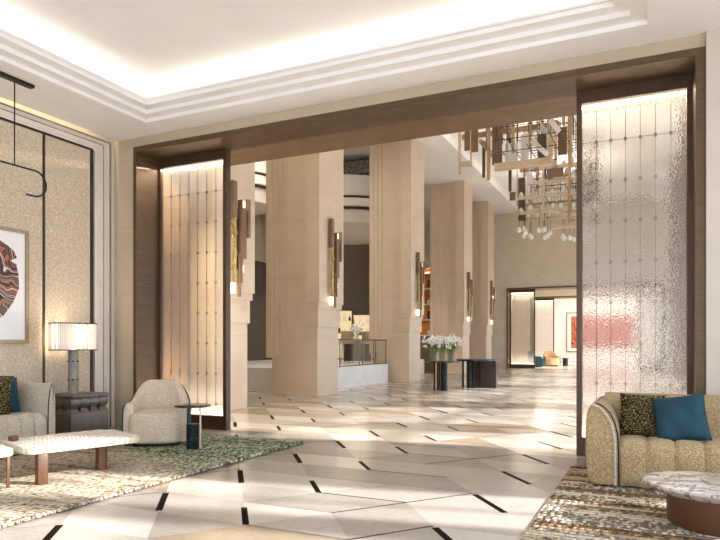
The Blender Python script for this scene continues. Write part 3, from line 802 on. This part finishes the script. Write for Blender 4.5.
def lobby_bouquet(x, y, dx, labv, labf, seed):
    q = random.Random(seed)
    v = empty('glass_vase', (x, y, .757), labv, 'vase')
    b = B(); w = .075
    b.box(-w, w, -w, -w+.008, 0, .26).box(-w, w, w-.008, w, 0, .26).box(-w, -w+.008, -w+.008, w-.008, 0, .26).box(w-.008, w, -w+.008, w-.008, 0, .26)
    b.build('glass_body', M['clear'], v); bx('base', M['clear'], -w+.008, w-.008, -w+.008, w-.008, 0, .015, v)
    r = empty('white_bouquet', (x, y, .757+.02), labf, 'flowers')
    bl, st = B(), B()
    for i in range(46):
        a = q.uniform(0, 2*PI); rr_ = .29*math.sqrt(q.random())
        p = Vector((dx+rr_*math.cos(a), rr_*math.sin(a)*.8, .42+.17*(1-(rr_/.29)**2)+q.uniform(-.11, .07)))
        st.tube([(q.uniform(-.04, .04), q.uniform(-.04, .04), 0), tuple(p*.5+Vector((0, 0, .06))), tuple(p)], .0035, 4)
        for m in range(5):
            b2 = bmesh.new(); bmesh.ops.create_icosphere(b2, subdivisions=1, radius=q.uniform(.012, .024))
            bl.add(b2, T(p.x+q.gauss(0, .022), p.y+q.gauss(0, .022), p.z+q.gauss(0, .018)))
    for i in range(16):
        a = q.uniform(0, 2*PI); st.box(-.012, .012, -.002, .002, -.06, .06, M4=T(dx+.13*math.cos(a), .13*math.sin(a), .36) @ rot('Z', a) @ rot('Y', .6))
    st.build('stems', M['stem_green'], r); bl.build('blossoms', M['petal'], r)
lobby_bouquet(-5.20, 15.55, -.05, 'clear square glass vase at left on the round table', 'airy white flowers at left in the lobby bouquet group', 1)
lobby_bouquet(-5.0, 15.62, 0, 'clear square glass vase in the middle of the round table', 'airy white flowers in the middle of the lobby bouquet group', 2)
lobby_bouquet(-4.80, 15.7, .05, 'clear square glass vase at right on the round table', 'airy white flowers at right in the lobby bouquet group', 3)

# ------------------------------------------------------------------ armchair
def make_armchair(loc, rz, label, outer, fabric, sc=1.0):
    r = empty('armchair', loc, label, 'armchair', rz); r.scale = (sc, sc, sc)
    # plinth
    def se(n=40, a=.34, b_=.33, p=3.2, cy=0):
        o = []
        for i in range(n):
            t = 2*PI*i/n; c, s_ = math.cos(t), math.sin(t)
            o.append((a*math.copysign(abs(c)**(2/p), c), cy+b_*math.copysign(abs(s_)**(2/p), s_)))
        return o
    B().prism(se(a=.31, b_=.3, cy=.02), 'z', 0, .06).build('plinth', M['black_metal'], r)
    b = B()
    prof = [(.93, .05), (1, .08), (1.01, .2), (1.0, .33), (.97, .385), (.88, .425), (.6, .445), (.0, .452)]
    def f(u, v):
        k = v*(len(prof)-1); i = min(int(k), len(prof)-2); t = k-i
        sc = prof[i][0]*(1-t)+prof[i+1][0]*t; z = prof[i][1]*(1-t)+prof[i+1][1]*t
        th = 2*PI*u; c, s_ = math.cos(th), math.sin(th); p = 3.4
        return Vector((.345*sc*math.copysign(abs(c)**(2/p), c), -.035+.345*sc*math.copysign(abs(s_)**(2/p), s_), z))
    b.grid(f, 48, 21, wrap=True); b.build('seat', fabric, r)
    def shell(off, th, name, mat, zb, dz):
        b = B(); path = []
        n = 48
        for i in range(n+1):
            t = i/n
            if t < .22: x, y = -.355, -.22+.3*(t/.22)
            elif t > .78: x, y = .355, -.22+.3*((1-t)/.22)
            else:
                a = PI-(t-.22)/.56*PI; x, y = .355*math.cos(a), .08+.30*math.sin(a)
            path.append((x, y))
        for_ = []
        for i, (x, y) in enumerate(path):
            x2, y2 = path[min(i+1, n)]; x1, y1 = path[max(i-1, 0)]
            tx, ty = x2-x1, y2-y1; L = math.hypot(tx, ty); nx, ny = -ty/L, tx/L   # outward
            t = abs(i/n-.5)*2
            h = .83-(.27)*max(0, min(1, (t-.34)/.42))**1.0 if t > .34 else .83
            h = .83-.27*(lambda q: q*q*(3-2*q))(max(0, min(1, (t-.17)/.36)))
            if t > .9: h -= .10*((t-.9)/.1)**2
            h += dz
            lean = .03*(max(0, 1-t*1.6))
            sec = []
            for k, (uu, zz) in enumerate(((-.5, zb), (-.5, (zb+h)/2), (-.5, h-.05), (-.32, h-.012), (0, h), (.32, h-.012), (.5, h-.05), (.5, (zb+h)/2), (.5, zb))):
                d = off+uu*th; ln = lean*max(0, (zz-.4)/.45)
                sec.append((x+nx*d+ (nx*ln), y+ny*d+ny*ln, zz))
            for_.append([b.bm.verts.new(c) for c in sec])
        for A, C in zip(for_, for_[1:]):
            for k in range(9): b.bm.faces.new((A[k], A[(k+1) % 9], C[(k+1) % 9], C[k]))
        b.bm.faces.new(for_[0][::-1]); b.bm.faces.new(for_[-1])
        return b.build(name, mat, r)
    shell(-.02, .12, 'backrest', fabric, .05, 0)
    o = shell(.052, .022, 'outer_shell', outer, .07, -.03); tag(o, 'dark teal outer shell' if outer == M['teal_dark'] else 'tan outer shell')
    return r
make_armchair((-5.34, 5.74, .022), math.radians(34), 'beige woven barrel armchair with dark teal back on the green rug', M['teal_dark'], M['chair'], .89)

# drink table
r = empty('drink_table', (-4.72, 5.62, .022), 'slim round drink table with black marble base beside the beige armchair', 'table')
B().lathe([(.068, 0), (.07, .005), (.07, .275), (.066, .28)], 28).build('base', M['marble_green'], r)
B().tube([(.083, .03, .0), (.083, .03, .475)], .011, 10).build('stem', M['brass_pale'], r)
B().lathe([(.2, .475), (.205, .479), (.205, .487), (.2, .49)], 40).build('top', M['black_glass'], r)

# ------------------------------------------------------------------ sofas
def make_sofa(loc, rz, W, label, aw=.25, ch=.2, zs=1.0, fab='sofa'):
    r = empty('sofa', loc, label, 'sofa', rz)
    D = .92; r.scale = (1, 1, zs)
    bx('plinth', M['wood_dark'], .08, W-.08, .08, D-.06, 0, .03, r)
    # seat with channels: x from aw to W-aw
    n = max(3, round((W-2*aw)/ch)); cw = (W-2*aw)/n
    prof = [(.03, .02), (.005, .06), (0, .18), (.0, .29), (.012, .345), (.05, .385), (.12, .398), (.3, .393), (.45, .388), (.62, .38), (.68, .3)]
    b = B()
    def f(u, v):
        x = aw+u*(W-2*aw); ph = (u*n) % 1.0; s_ = 1-(2*abs(ph-.5))**4 if not (u in (0, 1)) else 0
        k = v*(len(prof)-1); i = min(int(k), len(prof)-2); t = k-i
        y = prof[i][0]*(1-t)+prof[i+1][0]*t; z = prof[i][1]*(1-t)+prof[i+1][1]*t
        dep = .022*(1-s_)
        return Vector((x, y+dep*(1 if y < .05 else .1), z-dep*(1 if y >= .012 else 0)))
    b.grid(f, n*10, 30); b.build('seat', M[fab], r, ang=60)
    # back
    out = [(.58, .03), (.60, .42), (.625, .63), (.65, .69), (.70, .722), (.78, .732), (.86, .71), (.905, .63), (.915, .4), (.90, .03)]
    B().prism(out, 'x', .10, W-.10).build('backrest', M[fab], r, ang=50)
    # arms
    prf = [(.04, .04), (.008, .10), (-.004, .3), (-.002, .58), (.008, .68), (.03, .74), (.06, .77), (.095, .765), (.14, .735), (.185, .68), (.22, .60), (.243, .49), (.25, .34), (.25, .04)]
    prf = [(x*aw/.25, z*.895-(.02 if z < .1 else 0)) for x, z in prf]
    for side in (0, 1):
        o = [(x, z) if side == 0 else (W-x, z) for x, z in prf]
        arm = B().prism(o, 'y', -.01, D-.04, bev=.02).build('arm', M[fab], r, ang=50)
        X = (lambda x: x) if side == 0 else (lambda x: W-x)
        path = [(X(x+.004), .0, z+.004) for x, z in prf[7:]]
        path = [(X(.3*aw), .015, .688)]+path
        B().tube(path, .006, 6).build('piping', M['piping'], arm)
        if aw > .2: B().tube([(X(x-.022), -.012, z-.012) for x, z in prf[6:-1]]+[(X(aw-.022), -.012, .02)], .010, 8).build('welt', M['sofa_cream'], arm)
    return r
make_sofa((-.525, 5.58, .016), 0, 2.6, 'cream channel tufted sofa at right in front of the right glass screen')
make_sofa((-6.03, 2.72, .022), PI/2, 2.17, 'cream channel tufted sofa along the fabric wall under the framed painting', .09, .15, 1.08, 'sofa_cream')

def cushion(name, loc, size, thick, rots, mat, label, seam=None):
    b = B(); N = 18
    def f(sg):
        def g(u, v):
            x, y = 2*u-1, 2*v-1
            k = max(0, (1-x**4)*(1-y**4))**.55
            px = size/2*x*(1-.06*(1-abs(y)**2)*abs(x)**3); pz = size/2*y*(1-.06*(1-abs(x)**2)*abs(y)**3)
            wr = .006*math.sin(7*x+4*y+sg)*k
            return Vector((px, sg*(thick/2*k+.003)+wr, pz))
        return g
    b.grid(f(-1), N, N).grid(f(1), N, N)
    bmesh.ops.remove_doubles(b.bm, verts=b.bm.verts[:], dist=.0065)
    o = b.build(name, mat, None, ang=70)
    o.rotation_euler = rots; o.location = loc
    return tag(o, label, 'cushion')
cushion('cushion', (-.10, 6.06, .575), .375, .13, (math.radians(-14), math.radians(2), math.radians(6)), M['tuft'], 'black and olive tufted cushion on the right sofa, behind the teal one')
cushion('cushion', (.195, 5.93, .57), .415, .14, (math.radians(-22), math.radians(-10), math.radians(-6)), M['teal'], 'plain teal velvet cushion on the right sofa')
cushion('cushion', (-6.52, 4.58, .63), .40, .14, (math.radians(-14), 0, math.radians(78)), M['teal'], 'plain teal velvet cushion on the left sofa')
cushion('cushion', (-6.38, 4.34, .665), .46, .15, (math.radians(-16), math.radians(8), math.radians(62)), M['tuft'], 'black and olive tufted cushion on the left sofa, in front of the teal one')

# ------------------------------------------------------------------ rugs
def rug(name, x0, x1, y0, y1, h, mat, label, fringe=None):
    b = B(); nx, ny = 60, 90
    q = random.Random(2)
    b.box(x0, x1, y0, y1, 0, h, bev=.008)
    o = b.build(name, mat, None)
    tag(o, label, 'rug')
    if fringe:
        f = B(); y = y0
        while y < y1:
            s = q.uniform(.018, .03)
            b2 = bmesh.new(); bmesh.ops.create_icosphere(b2, subdivisions=1, radius=1)
            f.add(b2, T(fringe, y, .019) @ Matrix.Diagonal((.04, s*1.25, .019, 1)))
            y += s*2
        fo = f.build('fringe', M['rug_left'] if mat == M['rug_left'] else mat, o); fo['kind'] = 'stuff'
    return o
rug('rug', -6.96, -3.86, 1.2, 6.6, .022, M['rug_left'], 'beige to green flecked rug with knotted edge under the left seating', -3.85)
rug('rug', -.74, 2.25, 2.2, 6.42, .016, M['rug_right'], 'brown black and cream striped rug under the right sofa')

# ------------------------------------------------------------------ side table and lamp
r = empty('side_table', (-6.62, 5.70, .022), 'dark bronze side table of hourglass pillars under the table lamp', 'side table')
bx('top', M['table_dark'], -.25, .25, -.29, .29, .515, .55, r, .004)
pill = None
for i in range(3):
    for j in range(4):
        x, y = -.1447+i*.1447, -.217+j*.1447
        if pill is None:
            b = B(); b.lathe([(.1005, 0), (.1018, .004), (.1018, .325), (.062, .372), (.06, .378), (.062, .384), (.082, .40), (.098, .43), (.1018, .46), (.098, .49), (.086, .515)], 4)
            pill = b.build('pillar', M['table_dark'], r, ang=28); p = pill
        else: p = pill.copy(); COL.objects.link(p); p.parent = r
        p.location = (x, y, 0); p.rotation_euler = (0, 0, PI/4)
r = empty('table_lamp', (-6.66, 5.66, .572), 'glass rod table lamp on the dark side table, lit', 'lamp')
b = B(); b.lathe([(.085, 0), (.085, .012), (.06, .015), (.06, .17), (.062, .175), (.062, .19), (.06, .195), (.06, .40), (.062, .405), (.062, .42), (.06, .425), (.06, .545)], 24); b.build('stem', M['lamp_stone'], r)
b = B()
for z in (.18, .41):
    for a in range(6): b.box(-.012, .012, -.006, .006, -.01, .01, M4=rot('Z', a*PI/3+.3) @ T(.062, 0, z) @ rot('Z', PI/2))
b.build('stud', M['black_metal'], r)
sh = B(); n = 36; A_, B_ = .165, .26
for i in range(n):
    t = 2*PI*i/n; c, s_ = math.cos(t), math.sin(t); p = 4
    x, y = A_*math.copysign(abs(c)**(2/p), c), B_*math.copysign(abs(s_)**(2/p), s_)
    sh.lathe([(.019, .56), (.019, .885)], 8, (x, y, 0))
so = sh.build('lamp_shade', M['rodglass'], r)
for z0, z1 in ((.548, .558), (.886, .897)):
    b = B(); p = 4
    o = [((A_+.02)*math.copysign(abs(math.cos(2*PI*i/48))**(2/p), math.cos(2*PI*i/48)), (B_+.02)*math.copysign(abs(math.sin(2*PI*i/48))**(2/p), math.sin(2*PI*i/48))) for i in range(48)]
    b.prism(o, 'z', z0, z1) if z0 < .6 else None
    if z0 > .6:
        m = len(o)
        for k in range(m):
            (x0_, y0_), (x1_, y1_) = o[k], o[(k+1) % m]
            b.tube([(x0_, y0_, z0), (x1_, y1_, z0)], .006, 5)
    b.build('rim', M['bronze_dark'], so)
B().lathe([(.03, .58), (.05, .65), (.05, .8), (.03, .86)], 14).build('bulb', emit('bulb_glow', (255, 236, 208), 26), r)

# ------------------------------------------------------------------ woven bench and small block
def bench(loc, rz, W, L, label, legs, name='woven_bench'):
    r = empty(name, loc, label, 'bench', rz)
    z0, z1 = .255, .31
    out = []
    rad = .07
    for cx_, cy_, a0 in ((W/2-rad, L/2-rad, 0), (-W/2+rad, L/2-rad, 90), (-W/2+rad, -L/2+rad, 180), (W/2-rad, -L/2+rad, 270)):
        for k in range(5): a = math.radians(a0+k*22.5); out.append((cx_+rad*math.cos(a), cy_+rad*math.sin(a)))
    B().prism(out, 'z', z0, z1, bev=.012).build('frame', M['strap_dark'], r)
    b = B(); s = .052; nx, ny = int((W-.02)/s), int((L-.02)/s); sx, sy = (W-.02)/nx, (L-.02)/ny
    for i in range(nx):
        for j in range(ny):
            if (i in (0, nx-1)) and (j in (0, ny-1)): continue
            cx_, cy_ = -W/2+.01+sx*(i+.5), -L/2+.01+sy*(j+.5)
            if (i+j) % 2: b.box(cx_-sx*.43, cx_+sx*.43, cy_-sy*.56, cy_+sy*.56, z1-.004, z1+.010, bev=.004, seg=1)
            else: b.box(cx_-sx*.56, cx_+sx*.56, cy_-sy*.43, cy_+sy*.43, z1-.004, z1+.006, bev=.003, seg=1)
    for j in range(1, ny-1):
        cy_ = -L/2+.01+sy*(j+.5)
        for sd in (-1, 1): b.box(sd*W/2-.008, sd*W/2+.008, cy_-sy*.36, cy_+sy*.36, z0+.004, z1+.006, bev=.004, seg=1)
    for i in range(1, nx-1):
        cx_ = -W/2+.01+sx*(i+.5)
        for sd in (-1, 1): b.box(cx_-sx*.36, cx_+sx*.36, sd*L/2-.008, sd*L/2+.008, z0+.004, z1+.006, bev=.004, seg=1)
    b.build('woven_straps', M['strap'], r)
    for (x, y, tx, ty) in legs: bx('leg', M['wood'], x-tx, x+tx, y-ty, y+ty, 0, z0, r, .004)
    return r
bench((-4.86, 4.12, .022), math.radians(-19), .72, 1.0, 'woven cream strap bench with walnut legs on the left rug',
      ((.33, -.38, .04, .04), (.07, .24, .04, .04)))
# companion stool at picture edge with thin legs
bench((-5.05, 3.37, .022), math.radians(-19), .50, .38, 'second woven cream stool with thin walnut legs, cut by the left edge',
      ((.21, .15, .012, .012), (-.21, .15, .012, .012), (.21, -.15, .012, .012), (-.21, -.15, .012, .012)), 'woven_stool')
o = bx('wooden_block', M['wood'], -.03, .03, -.03, .03, 0, .045, None, .004); o.location = (-5.16, 3.75, .340); tag(o, 'little brown wooden block on the woven bench', 'ornament')

# ------------------------------------------------------------------ painting on the left wall
r = empty('framed_painting', (FW+.012, 4.66, 1.90), 'framed abstract painting of layered brown shapes on the fabric wall', 'painting')
h, w, t = .69, .62, .042
b = B(); b.box(0, .035, -w, -w+t, -h, h).box(0, .035, w-t, w, -h, h).box(0, .035, -w+t, w-t, h-t, h).box(0, .035, -w+t, w-t, -h, -h+t); b.build('frame', M['frame_champ'], r)
bx('mat', M['mat_white'], .004, .014, -w+t, w-t, -h+t, h-t, r)
pts = [(-.45, -.40), (-.2, -.52), (.10, -.50), (.30, -.36), (.42, -.20), (.50, -.02), (.49, .14), (.46, .27), (.38, .30), (.47, .34), (.43, .42), (.36, .47), (.2, .55), (-.1, .52), (-.35, .4), (-.48, .1)]
b = B(); b.prism(pts, 'x', .0145, .0165); b.build('artwork', M['art_layers'], r)

# painting in the far lounge
r = empty('framed_painting', (-3.2, 44.99, 2.0), 'wide framed orange abstract painting on the end wall, seen past the right glass', 'painting')
w, h, t = 2.3, 1.35, .07
b = B(); b.box(-w, -w+t, -.05, 0, -h, h).box(w-t, w, -.05, 0, -h, h).box(-w+t, w-t, -.05, 0, h-t, h).box(-w+t, w-t, -.05, 0, -h, -h+t); b.build('frame', M['frame_champ'], r)
bx('mat', M['mat_white'], -w+t, w-t, -.03, 0, -h+t, h-t, r)
bx('artwork', M['art_orange'], -w+t+.25, w-t-.25, -.034, -.03, -h+t+.2, h-t-.2, r)
# chairs in the far lounge
make_armchair((-5.1, 35.4, 0), math.radians(30), 'tan barrel armchair in the far lounge beyond the lobby', M['wood'], simple('tan_fabric', (190, 156, 108), .8))
make_armchair((-5.62, 33.8, 0), math.radians(110), 'teal barrel armchair in the far lounge, left of the tan one', M['teal_dark'], M['teal'])
r = empty('drum_table', (-4.45, 36.0, 0), 'tiny dark drum table beside the tan armchair in the far lounge', 'table')
B().lathe([(.14, 0), (.14, .4)], 20).build('base', M['black_metal'], r); B().lathe([(.2, .4), (.2, .43)], 24).build('top', M['black_glass'], r)

# ------------------------------------------------------------------ pendant
r = empty('pendant_light', (-6.35, 4.63, ZC), 'slim black loop pendant hanging from the ceiling in front of fabric wall', 'pendant light')
bx('canopy', M['black_metal'], -.035, .035, -1.0, .22, -.035, 0, r)
B().tube([(0, .0, -.035), (0, .0, -.95)], .007, 8).build('rod', M['black_metal'], r)
R_ = .145; zc = -.95-R_; L = .25
path = [(0, -.7, zc+R_), (0, L-.02, zc+R_)]+[(0, L+R_*math.cos(math.radians(90-k*15)), zc+R_*math.sin(math.radians(90-k*15))) for k in range(13)]+[(0, L-.14, zc-R_)]
path = path[:2]+path[2:]
path += [(0, -.7, zc-R_-.0)]+[(0, -.7-R_*math.sin(math.radians(k*15)), zc-R_*math.cos(math.radians(k*15))) for k in range(1, 12)]
B().tube(path, .011, 8, closed=True).build('loop', M['black_metal'], r)
B().tube([(0, -.68, zc-R_), (0, .12, zc-R_)], .024, 12).build('light_tube', M['brass_pale'], r)

# ------------------------------------------------------------------ right coffee table
r = empty('coffee_table', (.50, 4.74, .016), 'low coffee table with grey veined stone top and brown drum base', 'coffee table')
B().lathe([(.42, 0), (.43, .01), (.43, .20), (.42, .21)], 48, sy=.82).build('base', M['brown_metal'], r)
n = 56; o = []
for i in range(n):
    a = 2*PI*i/n; rr_ = .60*(1+.07*math.cos(2*a+.6)+.05*math.cos(3*a))
    o.append((rr_*math.cos(a)*.97, rr_*math.sin(a)*.68))
b = B()
rings = []
for k, z in ((.88, .205), (.96, .228), (1.0, .248), (.985, .262), (.96, .267)):
    rings.append([b.bm.verts.new((x*k, y*k, z)) for x, y in o])
for A, C in zip(rings, rings[1:]):
    for i in range(n): b.bm.faces.new((A[i], A[(i+1) % n], C[(i+1) % n], C[i]))
b.bm.faces.new(rings[0][::-1]); b.bm.faces.new(rings[-1])
b.build('top', M['marble_grey'], r, ang=30)

# ------------------------------------------------------------------ light: sun, sky, camera
sun = bpy.data.lights.new('sun', 'SUN'); sun.energy = 7; sun.angle = math.radians(2.2); sun.color = (.97, .98, 1)
so = bpy.data.objects.new('sun', sun); COL.objects.link(so)
el = math.radians(26); dirv = Vector((-1, -.21, 0)).normalized()*math.cos(el)+Vector((0, 0, -math.sin(el)))
so.rotation_euler = dirv.to_track_quat('-Z', 'Y').to_euler(); so.location = (12, 14, 8)
w = bpy.data.worlds.new('sky'); S.world = w; w.use_nodes = True
wt = w.node_tree; bg = wt.nodes['Background']; bg.inputs[0].default_value = (.82, .95, 1.18, 1)
tc = wt.nodes.new('ShaderNodeTexCoord'); dp = wt.nodes.new('ShaderNodeVectorMath'); dp.operation = 'DOT_PRODUCT'; dp.inputs[1].default_value = (.95, .2, .2)
mr = wt.nodes.new('ShaderNodeMapRange'); mr.inputs[1].default_value = -.3; mr.inputs[2].default_value = .9; mr.inputs[3].default_value = 1.9; mr.inputs[4].default_value = 2.8
wt.links.new(tc.outputs['Generated'], dp.inputs[0]); wt.links.new(dp.outputs['Value'], mr.inputs[0]); wt.links.new(mr.outputs[0], bg.inputs[1])

cam = bpy.data.cameras.new('camera'); co = bpy.data.objects.new('camera', cam); COL.objects.link(co)
cam.sensor_width = 36; cam.lens = 36*629/720; cam.shift_y = (344-270)/720
cam.clip_end = 200
co.location = (0, 0, 1.2); co.rotation_euler = (PI/2, 0, math.atan(295/629))
S.camera = co
S.view_settings.view_transform = 'Standard'; S.view_settings.look = 'None'
S.view_settings.gamma = 1; S.view_settings.use_curve_mapping = False
S.view_settings.exposure = 0.75
S.cycles.max_bounces = 10; S.cycles.diffuse_bounces = 5; S.cycles.glossy_bounces = 4; S.cycles.transmission_bounces = 8; S.cycles.transparent_max_bounces = 12
S.cycles.caustics_reflective = False; S.cycles.caustics_refractive = False
S.cycles.sample_clamp_indirect = 6
S.cycles.use_denoising = True
